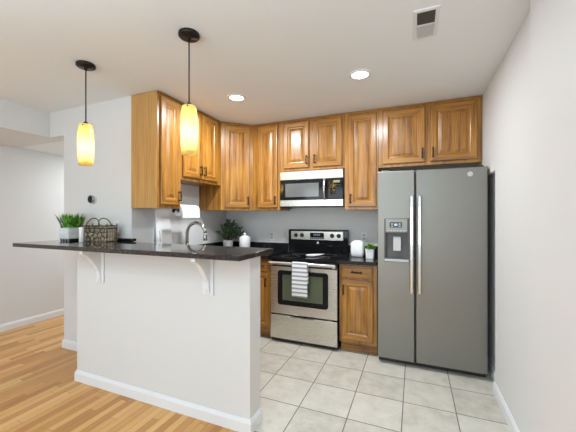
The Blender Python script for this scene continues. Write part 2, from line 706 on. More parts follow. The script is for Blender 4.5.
def wall_cab(label, x, y, z0, w, doors, rz=0.0, depth=None, h=None):
    """doors: list of (x0, x1, handle side)"""
    z1 = TOPZ if h is None else h
    t = thing('wall_cabinet', label, 'cabinet', (x, y, z0), rz, G_UP)
    H = z1 - z0
    cab_body(t, w, H, depth or 0.326)
    for x0, x1, side in doors:
        dz0, dz1 = 0.032, H - 0.036
        hx = x0 + 0.024 if side == 'l' else x1 - 0.024
        door(t, x0, dz0, x1, dz1, handle=(hx, dz0 + 0.085, True))
    return t


# left wall (local x runs along world y)
tc = wall_cab('tall oak wall cabinet with a bare side panel above the white board', UX, 2.065, UB + 0.002, 0.288, [(0.028, 0.27, 'r')], PI / 2, depth=0.318)
wall_cab('short oak two-door wall cabinet hung high above the sink and faucet', UX, 2.355, 1.742, 0.670, [(0.022, 0.298, 'r'), (0.312, 0.586, 'l')], PI / 2, depth=0.318)
sp = MB().box(-0.003, 0.004, 0.001, -0.0003, 0.318, TOPZ - UB - 0.004, 'oak_veneer').build('side_panel', tc)
sp['label'] = 'plain lighter veneer side panel'
# corner
t = thing('wall_cabinet', 'oak corner wall cabinet set diagonally with one door above the bushy plant', 'cabinet', (UX, 3.03, UB), math.atan2(UY - 3.03, -1.83 - UX), G_UP)
L = math.hypot(UY - 3.03, -1.83 - UX)
ang = math.atan2(UY - 3.03, -1.83 - UX)


def to_local(px, py):
    dx, dy = px - UX, py - 3.03
    return (dx * math.cos(ang) + dy * math.sin(ang), -dx * math.sin(ang) + dy * math.cos(ang))


H = TOPZ - UB
poly = [to_local(*p) for p in ((UX + 0.001, 3.03), (-1.832, UY), (-1.832, YB - 0.003), (XL + 0.003, YB - 0.003), (XL + 0.003, 3.03))]
mb = MB().prism(poly, 0, H, 'oak')
mb.box(0.006, -0.007, H - 0.018, L - 0.006, 0.001, H - 0.001, 'oak_across', 0.002)
mb.build('body', t)
door(t, 0.045, 0.032, L - 0.045, H - 0.036, handle=(L - 0.07, 0.117, True))
# back wall
wall_cab('narrow single-door oak wall cabinet between the corner cabinet and the microwave', -1.83, UY, UB, 0.362, [(0.075, 0.335, 'r')])
wall_cab('short oak two-door wall cabinet directly above the microwave', -1.467, UY, 1.905, 0.767, [(0.05, 0.364, 'r'), (0.412, 0.74, 'l')])
wall_cab('tall single-door oak wall cabinet between the microwave and the fridge', -0.699, UY, UB, 0.352, [(0.045, 0.335, 'l')])
wall_cab('wide oak two-door wall cabinet above the fridge', -0.346, UY, 1.884, 0.925, [(0.045, 0.445, 'r'), (0.492, 0.885, 'l')])

BH = 0.905
WZ = 0.942          # worktop surface


def base_cab(label, x, y, w, rz=0.0, depth=0.53, drawer=None, doors=(), group='oak base cabinets', low=False):
    t = thing('base_cabinet', label, 'cabinet', (x, y, 0), rz, group)
    mb = MB()
    mb.box(0, 0.0, 0.105, w, depth, 0.75 if low else BH, 'oak', 0.0015)
    if low:
        mb.box(0, 0.0, 0.75, w, 0.02, BH, 'oak', 0.0015)
    mb.build('body', t)
    MB().box(0.004, 0.06, 0, w - 0.004, depth - 0.01, 0.104, 'oak_across').build('toe_kick', t)
    if drawer:
        slab_drawer(t, drawer[0], 0.762, drawer[1], 0.882)
    for x0, x1, side in doors:
        hx = x0 + 0.024 if side == 'l' else x1 - 0.024
        door(t, x0, 0.14, x1, 0.742, handle=(hx, 0.64, True))
    return t


base_cab('oak base cabinet with one drawer and door between the oven and the fridge', -0.706, 3.085, 0.372, drawer=(0.022, 0.335), doors=[(0.022, 0.335, 'l')])
base_cab('oak base cabinet left of the oven, partly behind the half wall', -1.80, 3.085, 0.308, drawer=(0.10, 0.288), doors=[(0.10, 0.288, 'r')])
base_cab('oak sink base cabinet under the faucet behind the half wall', -1.815, 2.09, 0.98, PI / 2, depth=0.6, drawer=(0.03, 0.95), doors=[(0.03, 0.482, 'r'), (0.498, 0.95, 'l')], low=True)

# worktops
w = thing('worktop', 'black granite L-shaped worktop with sink under the faucet and bushy plant', 'countertop')
mb = MB()
g = 'granite_black'
z0 = BH + 0.002
SX0, SX1, SY0, SY1 = -2.25, -1.88, 2.45, 2.95
mb.box(XL + 0.002, YT + 0.004, z0, -1.79, SY0, WZ, g)
mb.box(XL + 0.002, SY1, z0, -1.79, YB - 0.002, WZ, g)
mb.box(XL + 0.002, SY0, z0, SX0, SY1, WZ, g)
mb.box(SX1, SY0, z0, -1.79, SY1, WZ, g)
mb.box(-1.79, 3.03, z0, -1.487, YB - 0.002, WZ, g)
mb.build('slab', w)
MB().box(XL + 0.002, YB - 0.022, WZ + 0.0005, -1.487, YB - 0.002, WZ + 0.095, g, 0.002).build('backsplash', w)
MB().box(XL + 0.002, YT + 0.52, WZ + 0.0005, XL + 0.022, YB - 0.023, WZ + 0.095, g, 0.002).build('backsplash', w)
mb = MB()
mb.loops([[(x, y, z) for x, y in ((SX0 - o, SY0 - o), (SX1 + o, SY0 - o), (SX1 + o, SY1 + o), (SX0 - o, SY1 + o))] for o, z in ((0.012, WZ + 0.0005), (0.012, WZ + 0.004), (-0.002, WZ + 0.004), (-0.006, WZ), (-0.02, WZ - 0.16))], 'stainless', cap0=False)
tag(mb.build('sink', None, recalc=False), 'stainless sink basin sunk in the black worktop below the faucet', 'sink')
w = thing('worktop', 'small black granite worktop between the oven and the fridge', 'countertop')
MB().prism([(-0.712, 2.995), (-0.333, 2.995), (-0.333, YB - 0.002), (-0.712, YB - 0.002)], z0, WZ, g, bevel=0.003).build('slab', w)
MB().box(-0.712, YB - 0.022, WZ + 0.0005, -0.333, YB - 0.002, WZ + 0.095, g, 0.002).build('backsplash', w)

# ------------------------------------------------------------------ range
RW = 0.757
t = thing('kitchen_range', 'freestanding stainless oven range with black cooktop and backguard', 'oven', (-1.477, 3.05, 0))
MB().box(0.004, 0.03, 0.012, RW - 0.004, 0.574, 0.900, 'black_plastic', 0.003).build('case', t)
mb = MB()
mb.box(0.0, -0.022, 0.902, RW, 0.574, 0.932, 'black_gloss', 0.006)
ct = mb.build('cooktop', t)
for (bx, by, br) in ((0.2, 0.13, 0.10), (0.56, 0.13, 0.085), (0.2, 0.36, 0.075), (0.56, 0.36, 0.10)):
    MB().lathe([(br, 0.9322), (br, 0.9328), (br - 0.004, 0.9328), (br - 0.004, 0.9322)], 'grey_plastic', (bx, by, 0), 36, False, False).build('burner_ring', ct)
# backguard
mb = MB()
mb.prism([(0.520, 0.933), (0.505, 1.035), (0.512, 1.205), (0.53, 1.218), (0.574, 1.218), (0.574, 0.933)], 0.012, RW + 0.006, 'black_gloss', axis='x', bevel=0.004)
bgd = mb.build('backguard', t)
tilt = math.atan2(0.007, 0.165)
p = MB().rects([(0.05, 1.092, RW - 0.05, 1.198, 0.520), (0.05, 1.092, RW - 0.05, 1.198, 0.5035), (0.054, 1.096, RW - 0.054, 1.194, 0.5015)], 'stainless').build('control_panel', bgd)
for kx in (0.115, 0.195, 0.575, 0.655):
    k = MB().lathe([(0.026, 0.502), (0.026, 0.498), (0.021, 0.494), (0.019, 0.478), (0.012, 0.475)], 'black_plastic', (kx, 0, 1.148), 20, axis='y')
    k.box(kx - 0.004, 0.468, 1.13, kx + 0.004, 0.48, 1.166, 'black_plastic', 0.0015)
    k.build('knob', bgd)
mb = MB()
mb.box(0.30, 0.496, 1.105, 0.475, 0.503, 1.182, 'black_gloss', 0.002)
mb.box(0.345, 0.4945, 1.145, 0.43, 0.4955, 1.17, 'grey_plastic')
for i in range(6):
    mb.box(0.312 + i * 0.026, 0.4945, 1.114, 0.328 + i * 0.026, 0.4955, 1.122, 'light_grey')
mb.build('clock_display', bgd)
MB().lathe([(0.014, 0.51), (0.014, 0.5015), (0.011, 0.5005)], 'light_grey', (RW / 2 + 0.02, 0, 1.058), 20, axis='y').build('badge', bgd)
# oven door
od = MB().rects([(0.003, 0.318, RW - 0.003, 0.866, 0.03), (0.003, 0.318, RW - 0.003, 0.866, 0.004), (0.009, 0.324, RW - 0.009, 0.86, 0.0)], 'stainless').build('oven_door', t)


def rrect(x0, z0, x1, z1, r, y, n=5):
    out = []
    for k, (cx, cz) in enumerate(((x1 - r, z1 - r), (x0 + r, z1 - r), (x0 + r, z0 + r), (x1 - r, z0 + r))):
        for j in range(n + 1):
            a = PI / 2 * (k + j / n)
            out.append((cx + r * math.cos(a), y, cz + r * math.sin(a)))
    return out


MB().loops([rrect(0.095, 0.418, 0.662, 0.792, 0.03, 0.002), rrect(0.095, 0.418, 0.662, 0.792, 0.03, -0.004), rrect(0.100, 0.423, 0.657, 0.787, 0.028, -0.006),
            rrect(0.150, 0.468, 0.607, 0.750, 0.006, -0.006), rrect(0.152, 0.470, 0.605, 0.748, 0.006, -0.002)], 'black_gloss', True, False).build('window_frame', od)
MB().loops([rrect(0.152, 0.470, 0.605, 0.748, 0.006, 0.0), rrect(0.152, 0.470, 0.605, 0.748, 0.006, -0.003)], 'oven_glass').build('window_glass', od)
MB().box(0.004, -0.002, 0.832, RW - 0.004, 0.004, 0.8655, 'black_plastic', 0.001).build('handle_shadow_strip', od)  # black strip painted in for the shadow gap below the handle
mb = MB()
hy = -0.045
mb.loops([[(x, hy + 0.012 * math.cos(a), 0.876 + 0.017 * math.sin(a)) for a in [2 * PI * i / 14 for i in range(14)]] for x in (0.008, 0.012, RW - 0.012, RW - 0.008)], 'handle_steel', smooth=True)
for hx in (0.03, RW - 0.03):
    mb.box(hx - 0.014, hy + 0.006, 0.848, hx + 0.014, 0.002, 0.876, 'stainless', 0.003)
mb.build('handle', od)
dr = MB().rects([(0.003, 0.045, RW - 0.003, 0.300, 0.03), (0.003, 0.045, RW - 0.003, 0.300, 0.004), (0.008, 0.050, RW - 0.008, 0.294, 0.0)], 'stainless').build('drawer', t)
MB().prism([(0.0, 0.285), (-0.012, 0.292), (-0.012, 0.297), (0.004, 0.299)], 0.25, 0.507, 'handle_steel', axis='x').build('handle', dr)
for fx in (0.06, RW - 0.06):
    MB().lathe([(0.02, 0), (0.02, 0.014)], 'black_plastic', (fx, 0.1, 0), 12).build('foot', t)

# towel over the oven handle
TX0, TX1 = -1.192, -1.022
mb = MB()
path = []
zh, yh = 0.874, 3.05 + hy
for i in range(19):
    path.append((yh - 0.0165, 0.535 + (zh - 0.535) * i / 18))
for i in range(1, 8):
    a = PI - PI * i / 8
    path.append((yh + 0.0165 * math.cos(a), zh + 0.0235 * math.sin(a)))
for i in range(9):
    path.append((yh + 0.0165, zh - 0.20 * i / 8))
NX = 16
grid = []
for j, (py, pz) in enumerate(path):
    row = []
    for i in range(NX + 1):
        u = i / NX
        drop = max(0, zh - pz)
        front = j < 19
        wv = 0.004 * math.sin(u * 9 + 1.0) * min(1, drop * 6) * (1 if front else 0.3)
        x = TX0 + (TX1 - TX0) * u + (0.008 * drop * (1 if u > 0.5 else 0.3))
        row.append(mb.bm.verts.new((x, py - abs(wv) if front else py + abs(wv) * 0.5, pz - (0.006 * u if j == 0 else 0))))
    grid.append(row)
for j in range(len(path) - 1):
    for i in range(NX):
        mb.face([grid[j][i], grid[j][i + 1], grid[j + 1][i + 1], grid[j + 1][i]], 'striped_cloth', True)
tw = mb.build('dish_towel')
sm = tw.modifiers.new('thickness', 'SOLIDIFY')
sm.thickness = 0.003
sm.offset = 0
tag(tw, 'white dish towel with grey stripes hanging over the oven handle', 'towel')

# ------------------------------------------------------------------ microwave
t = thing('microwave', 'stainless over-the-range microwave with black glass door', 'microwave', (-1.462, 3.29, 1.489))
MW, MH = 0.757, 0.41
MB().box(0.002, 0.03, 0.0, MW - 0.002, 0.335, MH, 'black_plastic', 0.003).build('case', t)
MB().rects([(0, 0.312, MW - 0.008, MH, 0.03), (0, 0.312, MW - 0.008, MH, 0.002), (0.003, 0.315, MW - 0.011, MH - 0.003, -0.002)], 'stainless').build('top_band', t)
MB().rects([(0, 0.004, MW - 0.008, 0.080, 0.03), (0, 0.004, MW - 0.008, 0.080, 0.004), (0.003, 0.008, MW - 0.011, 0.077, -0.002)], 'stainless').build('lower_band', t)
md = MB().rects([(0.002, 0.083, 0.575, 0.309, 0.03), (0.002, 0.083, 0.575, 0.309, 0.002), (0.005, 0.086, 0.572, 0.306, 0.0), (0.065, 0.112, 0.475, 0.272, 0.0), (0.067, 0.114, 0.473, 0.270, 0.003)], 'black_gloss').build('door', t)
MB().box(0.067, 0.0022, 0.114, 0.473, 0.0045, 0.270, 'microwave_glass').build('window', md)
mb = MB()
mb.tube([(0.545, -0.004, 0.082), (0.545, -0.03, 0.10), (0.545, -0.042, 0.196), (0.545, -0.03, 0.292), (0.545, -0.004, 0.31)], 0.013, 'handle_steel', 12)
mb.build('handle', md)
cp = MB().rects([(0.578, 0.083, MW - 0.010, 0.309, 0.03), (0.578, 0.083, MW - 0.010, 0.309, 0.002), (0.581, 0.086, MW - 0.013, 0.306, 0.0)], 'black_gloss').build('control_panel', t)
MB().box(0.64, -0.0012, 0.262, 0.715, 0.001, 0.288, 'display_amber').build('display', cp)
kb = MB()
for r in range(6):
    for c in range(3):
        kb.box(0.628 + c * 0.036, -0.001, 0.10 + r * 0.026, 0.652 + c * 0.036, 0.001, 0.110 + r * 0.026, 'black_plastic')
kb.build('keypad', cp)
MB().box(0.01, 0.05, -0.018, 0.10, 0.14, 0.0, 'black_plastic', 0.002).build('lamp_vent', t)

# ------------------------------------------------------------------ fridge
t = thing('fridge', 'slate grey side-by-side fridge with ice dispenser against the right wall', 'fridge', (-0.318, 2.985, 0))
FW, FT = 0.885, 1.797
MB().box(0.006, 0.075, 0.03, FW - 0.006, 0.62, FT - 0.004, 'grey_plastic', 0.004).build('case', t)
MB().box(0.004, 0.055, 0.008, FW - 0.004, 0.20, 0.05, 'black_plastic', 0.003).build('base_grille', t)
SL, SR = 0.319, 0.333
d1 = MB().rects([(0, 0.055, SL, FT, 0.07), (0, 0.055, SL, FT, 0.005), (0.0015, 0.0565, SL - 0.0015, FT - 0.0015, 0.001), (0.005, 0.060, SL - 0.005, FT - 0.005, 0.0),
                 (0.066, 0.968, 0.268, 1.352, 0.0), (0.066, 0.968, 0.268, 1.352, 0.055)], 'slate_steel').build('door', t)
d2 = MB().rects([(SR, 0.055, FW, FT, 0.07), (SR, 0.055, FW, FT, 0.008), (SR + 0.003, 0.058, FW - 0.003, FT - 0.003, 0.002), (SR + 0.008, 0.063, FW - 0.008, FT - 0.008, 0.0)], 'slate_steel').build('door', t)
for d, hx in ((d1, 0.296), (d2, 0.362)):
    mb = MB()
    rings = []
    for z, yy in ((0.685, -0.034), (0.70, -0.040), (0.80, -0.046), (1.13, -0.052), (1.46, -0.046), (1.555, -0.040), (1.57, -0.034)):
        rings.append([(hx - 0.015, yy + 0.012, z), (hx - 0.015, yy + 0.003, z), (hx - 0.009, yy - 0.004, z), (hx + 0.009, yy - 0.004, z), (hx + 0.015, yy + 0.003, z), (hx + 0.015, yy + 0.012, z)])
    mb.loops(rings, 'handle_steel', smooth=False)
    for z in (0.71, 1.53):
        mb.box(hx - 0.012, -0.036, z - 0.015, hx + 0.012, 0.001, z + 0.03, 'handle_steel', 0.003)
    mb.build('handle', d)
# dispenser inside the freezer door
mb = MB()
mb.rects([(0.058, 0.958, 0.276, 1.362, 0.001), (0.058, 0.958, 0.276, 1.362, -0.006), (0.064, 0.964, 0.270, 1.356, -0.009), (0.070, 0.990, 0.264, 1.225, -0.009), (0.070, 0.990, 0.264, 1.225, 0.05)], 'grey_plastic', cap0=False)
dsp = mb.build('ice_dispenser', d1)
MB().box(0.074, -0.0115, 1.235, 0.260, -0.0085, 1.352, 'slate_steel', 0.001).build('control_panel', dsp)
sc = MB()
sc.box(0.108, -0.0135, 1.276, 0.214, -0.011, 1.324, 'black_gloss', 0.001)
for x0, x1, zz0, zz1 in ((0.118, 0.138, 1.304, 1.312), (0.148, 0.176, 1.29, 1.312), (0.186, 0.204, 1.304, 1.312), (0.118, 0.14, 1.286, 1.292), (0.184, 0.206, 1.286, 1.292)):
    sc.box(x0, -0.0142, zz0, x1, -0.0134, zz1, 'display_text')
sc.build('display', dsp)
bt = MB()
for i in range(6):
    bt.box(0.086 + i * 0.028, -0.013, 1.244, 0.102 + i * 0.028, -0.011, 1.25, 'light_grey')
bt.build('buttons', dsp)
MB().prism([(0.02, 1.19), (0.012, 1.19), (0.004, 1.07), (0.004, 1.06), (0.02, 1.06)], 0.138, 0.205, 'light_grey', axis='x', bevel=0.003).build('paddle', dsp)
MB().box(0.062, -0.024, 0.962, 0.272, 0.048, 0.984, 'light_grey', 0.004).build('drip_tray', dsp)
# round badge with an engraved curl
mb = MB().lathe([(0.021, 0.001), (0.021, -0.003), (0.019, -0.004)], 'light_grey', (0.757, 0, 1.738), 28, axis='y')
mb.lathe([(0.0175, -0.0038), (0.0175, -0.0048), (0.0160, -0.0048), (0.0160, -0.0038)], 'white_plastic', (0.757, 0, 1.738), 28, False, False, axis='y')
for cx in (-0.005, 0.006):
    mb.tube([(0.757 + cx + 0.006 * math.cos(a), -0.0046, 1.738 + 0.009 * math.sin(a)) for a in [0.6 + i * 0.45 for i in range(11)]], 0.0009, 'white_plastic', 6)
mb.build('badge', d2)
for hx in (0.06, FW - 0.06):
    MB().box(hx - 0.04, 0.03, FT + 0.0005, hx + 0.04, 0.13, FT + 0.014, 'black_plastic', 0.004).build('hinge_cover', t)
for fx in (0.08, FW - 0.08):
    MB().lathe([(0.018, 0), (0.018, 0.03)], 'black_plastic', (fx, 0.12, 0), 12).build('foot', t)

# ------------------------------------------------------------------ lamps


def pendant(x, y, label):
    t = thing('pendant_lamp', label, 'lamp', (x, y, 0), 0, 'amber pendant lamps over the bar')
    MB().lathe([(0.062, CEIL - 0.0005), (0.064, CEIL - 0.006), (0.064, CEIL - 0.018), (0.058, CEIL - 0.024), (0.012, CEIL - 0.027), (0.009, CEIL - 0.045)], 'bronze', seg=32).build('canopy', t)
    MB().tube([(0, 0, CEIL - 0.03), (0, 0, 2.3), (0, 0, 2.07)], 0.0042, 'bronze', 10).build('cord', t)
    prof = [(0.045, 1.757), (0.0475, 1.80), (0.0508, 1.86), (0.0525, 1.92), (0.0515, 1.97), (0.047, 2.02), (0.042, 2.051), (0.034, 2.058), (0.012, 2.060)]
    sh = MB().lathe(prof, 'amber_glass', seg=32, cap0=False, cap1=False).build('lamp_shade', t)
    s = sh.modifiers.new('thickness', 'SOLIDIFY')
    s.thickness = 0.003
    MB().lathe([(0.013, 2.075), (0.016, 2.063), (0.016, 2.015), (0.012, 2.011)], 'bronze', seg=20).build('socket', t)
    MB().lathe([(0.0, 1.775), (0.018, 1.779), (0.023, 1.80), (0.018, 1.825), (0.011, 1.85), (0.011, 1.87)], 'bulb_glow', (0, 0, 0.13), 16).build('bulb', t)
    MB().lathe([(0.005, -0.0545), (0.005, -0.049), (0.003, -0.047)], 'bronze', (0.02, 0.015, 2.045), 10, axis='y').build('shade_screw', t)
    ld = bpy.data.lights.new('pendant_light', 'POINT')
    ld.energy = PENDANT_POWER
    ld.color = (1.0, 0.93, 0.78)
    ld.shadow_soft_size = 0.028
    lo = bpy.data.objects.new('pendant_light', ld)
    COL.objects.link(lo)
    lo.parent = t
    lo.location = (0, 0, 1.875)


pendant(-2.245, 1.515, 'amber glass pendant lamp above the potted grass and wire basket')
pendant(-1.282, 1.505, 'amber glass pendant lamp in front of the oak wall cabinets, nearer the camera')


def can(x, y, label, power, group='recessed ceiling lights', z=CEIL):
    t = thing('recessed_light', label, 'lamp', (x, y, z), 0, group)
    MB().lathe([(0.088, -0.0003), (0.088, -0.004), (0.078, -0.009), (0.066, -0.008), (0.064, -0.002)], 'white_plastic', seg=36, cap0=False, cap1=False).build('trim_ring', t)
    MB().lathe([(0.066, -0.0005), (0.066, -0.003)], 'lamp_lens', seg=36).build('lens', t)
    ld = bpy.data.lights.new('recessed_lamp_light', 'AREA')
    ld.shape = 'DISK'
    ld.size = 0.13
    ld.energy = power
    ld.color = (0.91, 0.965, 1.0)
    lo = bpy.data.objects.new('recessed_lamp_light', ld)
    COL.objects.link(lo)
    lo.parent = t
    lo.location = (0, 0, -0.012)


can(-1.553, 2.482, 'round lit ceiling light left, over the sink side of the kitchen', CAN_POWER * 1.2)
can(-0.397, 2.455, 'round lit ceiling light right, in front of the fridge cabinet', CAN_POWER * 0.72)
can(-2.9, 0.1, 'added unseen ceiling light outside the frame, filling in above the living room', FILL_CAN_POWER)  # extra can added to brighten the thermostat wall
can(-4.0, 3.3, 'added unseen ceiling light brightening the hall from out of view', 14.0, z=2.233)  # extra can put in to lift the dark hall

# ceiling register
t = thing('ceiling_vent', 'white rectangular air register in the ceiling near the right wall', 'vent', (0.062, 1.955, CEIL))
mb = MB()
hx, hy_ = 0.068, 0.147
fr = [[(sx * (hx - i), sy * (hy_ - i), z) for sx, sy in ((-1, -1), (1, -1), (1, 1), (-1, 1))] for i, z in ((0, -0.0003), (0.002, -0.006), (0.020, -0.008), (0.022, -0.001))]
mb.loops(fr, 'white_plastic', False, False)
mb.box(-hx + 0.021, -0.004, -0.008, hx - 0.021, 0.004, -0.0005, 'white_plastic')
mb.build('frame', t)
MB().box(-hx + 0.0215, -hy_ + 0.0215, -0.0025, hx - 0.0215, hy_ - 0.0215, -0.0003, 'duct_shade').build('duct', t)  # dark plate stands in for the shade inside the duct
for k in range(9):
    for s in (-1, 1):
        yc = s * (0.014 + k * 0.0125)
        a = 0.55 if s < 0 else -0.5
        c_, s_ = math.cos(a), math.sin(a)
        lv = MB()
        pts = []
        for u, v in ((-0.005, -0.0004), (0.005, -0.0004), (0.005, 0.0004), (-0.005, 0.0004)):
            pts.append((yc + u * c_ - v * s_, -0.0057 + u * s_ + v * c_))
        lv.prism(pts, -hx + 0.0215, hx - 0.0215, 'duct_shade' if s < 0 else 'light_grey', axis='x')  # near louvers coloured dark for the shade seen between them
        lv.build('louver', t)

# ------------------------------------------------------------------ things on the thermostat wall
t = thing('thermostat', 'small round thermostat with dark face on the white wall above the basket', 'thermostat', (-2.955, YT, 1.548))
MB().lathe([(0.046, -0.0005), (0.046, -0.008), (0.044, -0.010)], 'white_plastic', seg=32, axis='y').build('wall_plate', t)
MB().lathe([(0.036, -0.0105), (0.040, -0.016), (0.041, -0.030), (0.039, -0.033), (0.035, -0.034)], 'chrome', seg=32, axis='y').build('ring', t)
MB().lathe([(0.0345, -0.034), (0.0345, -0.0355), (0.030, -0.0365)], 'black_gloss', seg=32, axis='y').build('display', t)


def outlet(x, y, z, label, rz=0.0, switch=False):
    t = thing('light_switch' if switch else 'wall_outlet', label, 'switch' if switch else 'outlet', (x, y, z), rz, None if switch else 'white wall outlets')
    MB().rects([(-0.036, -0.06, 0.036, 0.06, -0.0005), (-0.036, -0.06, 0.036, 0.06, -0.004), (-0.032, -0.056, 0.032, 0.056, -0.0065)], 'white_plastic').build('cover_plate', t)
    if switch:
        MB().prism([(-0.0063, 0.034), (-0.0063, -0.034), (-0.008, -0.034), (-0.012, 0.034)], -0.017, 0.017, 'white_ceramic', axis='x').build('rocker', t)
    else:
        for dz in (-0.02, 0.02):
            s = MB().rounded([(0.016, 0.014, 0.006, 0.0), (0.016, 0.014, 0.006, 0.003)], 'light_grey', n=4)
            for v in s.bm.verts:
                v.co = (v.co.x, -0.0062 - v.co.z, v.co.y + dz)
            for q in (-0.006, 0.006):
                s.box(q - 0.0012, -0.0098, dz - 0.004, q + 0.0012, -0.0091, dz + 0.005, 'black_plastic')
            s.build('socket', t)


outlet(-2.637, YT, 1.277, 'white light switch plate on the wall behind the wire basket', switch=True)
outlet(-0.541, YB, 1.139, 'white outlet on the back wall above the white jar and small plant')
outlet(-1.729, YB, 1.125, 'white outlet on the back wall between white canister and oven')
outlet(XL, 3.17, 1.107, 'white outlet on the side wall just past the faucet tip', PI / 2)

# ------------------------------------------------------------------ on the bar
# grass in a whitewashed pot on a small black-and-white footed stand
t = thing('potted_grass', 'bright green tuft of grass in a square whitewashed pot on the bar', 'plant', (-3.0, 1.89, BZ1))
PW = 0.07
MB().rounded([(PW - 0.01, 0.07, 0.008, 0.019), (PW, 0.075, 0.008, 0.022), (PW, 0.075, 0.008, 0.122), (PW - 0.008, 0.067, 0.006, 0.122), (PW - 0.008, 0.067, 0.006, 0.109)], 'washed_pot', n=3, smooth=False).build('pot', t)
st = MB()
st.box(-0.068, -0.068, 0.015, 0.068, 0.068, 0.0185, 'black_plastic', 0.002)
st.box(-0.068, -0.062, 0.0005, 0.068, 0.062, 0.004, 'black_plastic', 0.002)
for fx in (-0.06, -0.02, 0.02, 0.06):
    st.box(fx - 0.008, -0.06, 0.003, fx + 0.008, 0.06, 0.0155, 'black_plastic')
stand = st.build('stand', t)
for fx in (-0.04, 0.0, 0.04):
    MB().box(fx - 0.0118, -0.062, 0.0045, fx + 0.0118, 0.05, 0.0148, 'white_plastic', 0.004).build('inlay', stand)
gb = MB()
for i in range(170):
    bx, by = random.uniform(-0.06, 0.06), random.uniform(-0.058, 0.058)
    L_ = random.uniform(0.11, 0.165)
    az = math.atan2(by, bx) + random.uniform(-0.9, 0.9)
    lean = random.uniform(0.05, 0.35) + 0.3 * abs(bx) / 0.07
    wd = random.uniform(0.006, 0.0105)
    pts = []
    for k in range(5):
        u = k / 4
        r_ = lean * L_ * u ** 1.6
        pts.append((bx + math.cos(az) * r_, by + math.sin(az) * r_, 0.108 + L_ * u * (1 - 0.18 * lean * u)))
    sx, sy = -math.sin(az), math.cos(az)
    prev = None
    for k, p_ in enumerate(pts):
        wk = wd * (1 - (k / 4) ** 2 * 0.9)
        a_ = gb.bm.verts.new((p_[0] - sx * wk, p_[1] - sy * wk, p_[2]))
        b_ = gb.bm.verts.new((p_[0] + sx * wk, p_[1] + sy * wk, p_[2]))
        if prev:
            gb.face([prev[0], prev[1], b_, a_], 'grass_blade')
        prev = (a_, b_)
gb.build('grass_tuft', t, recalc=False)
MB().box(-PW + 0.009, -0.066, 0.09, PW - 0.009, 0.066, 0.111, 'soil').build('soil', t)

cd = thing('pillar_candle', 'slim plain white candle standing between the potted grass and basket', 'candle', (-2.735, 1.805, BZ1))
MB().lathe([(0.017, 0.0006), (0.019, 0.003), (0.019, 0.128), (0.017, 0.132), (0.006, 0.130)], 'white_ceramic', seg=24).build('wax', cd)
MB().tube([(0, 0, 0.129), (0.001, 0, 0.138)], 0.0015, 'black_plastic', 6).build('wick', cd)

# wire basket with looped lattice and two handles
t = thing('wire_basket', 'oblong woven wire basket with two arched handles on the bar', 'basket', (-2.672, 1.93, BZ1), 0.10)
t.scale = (1, 1, 1.2)
bw, bd, bh = 0.135, 0.045, 0.145


def rim(w_, d_, z):
    return [(sx * w_, sy * d_, z) for sx, sy in ((-1, -1), (0, -1), (1, -1), (1, 0), (1, 1), (0, 1), (-1, 1), (-1, 0))]


mb = MB()
for z, o, r_ in ((0.005, 0.0, 0.005), (0.10, 0.008, 0.005), (0.118, 0.010, 0.004)):
    P = rim(bw + o, bd + o, z)
    dense = []
    for i in range(8):
        a_, b_ = Vector(P[i]), Vector(P[(i + 1) % 8])
        dense += [tuple(a_.lerp(b_, q / 3)) for q in range(3)]
    mb.tube(dense, r_, 'wire', 6, closed=True)
for sx in (-1, 1):
    for sy in (-1, 1):
        mb.tube([(sx * bw, sy * bd, 0.003), (sx * (bw + 0.010), sy * (bd + 0.010), 0.135)], 0.005, 'wire', 6)
mb.build('frame', t)
mb = MB()
for sy in (-1, 1):
    y_ = sy * (bd + 0.004)
    for i in range(9):
        cx = -bw + 0.02 + i * (2 * bw - 0.04) / 8
        for k in range(3):
            rr = random.uniform(0.022, 0.036)
            cz = 0.022 + k * 0.036 + random.uniform(-0.008, 0.008)
            x_ = cx + random.uniform(-0.012, 0.012)
            mb.tube([(max(-bw, min(bw, x_ + rr * math.cos(a))), y_ + 0.003 * math.sin(3 * a), max(0.004, cz + rr * 0.8 * math.sin(a))) for a in [2 * PI * j / 12 for j in range(12)]], 0.0038, 'wire' if (k + i) % 2 else 'twig', 5, closed=True)
for sx in (-1, 1):
    for i in range(4):
        cy = -bd + 0.015 + i * 0.027
        for k in range(3):
            mb.tube([(sx * (bw + 0.004), cy + 0.016 * math.cos(a), 0.022 + k * 0.034 + 0.016 * math.sin(a)) for a in [2 * PI * j / 10 for j in range(10)]], 0.0028, 'twig', 5, closed=True)
mb.build('lattice', t)
li = MB()
li.rounded([(bw - 0.006, bd - 0.006, 0.01, 0.004), (bw - 0.002, bd - 0.004, 0.01, 0.112), (bw - 0.012, bd - 0.014, 0.01, 0.112), (bw - 0.02, bd - 0.02, 0.01, 0.012)], 'liner', n=3, smooth=False)
li.build('liner', t)
for sy, cx in ((-1, -0.04), (1, 0.022)):
    pts = [(cx + 0.078 * math.cos(PI - PI * i / 16) * (1.0), sy * (bd * 0.9) * (1 - 0.5 * math.sin(PI * i / 16)), 0.112 + 0.064 * math.sin(PI * i / 16)) for i in range(17)]
    MB().tube(pts, 0.0042, 'wire', 8).build('handle', t)

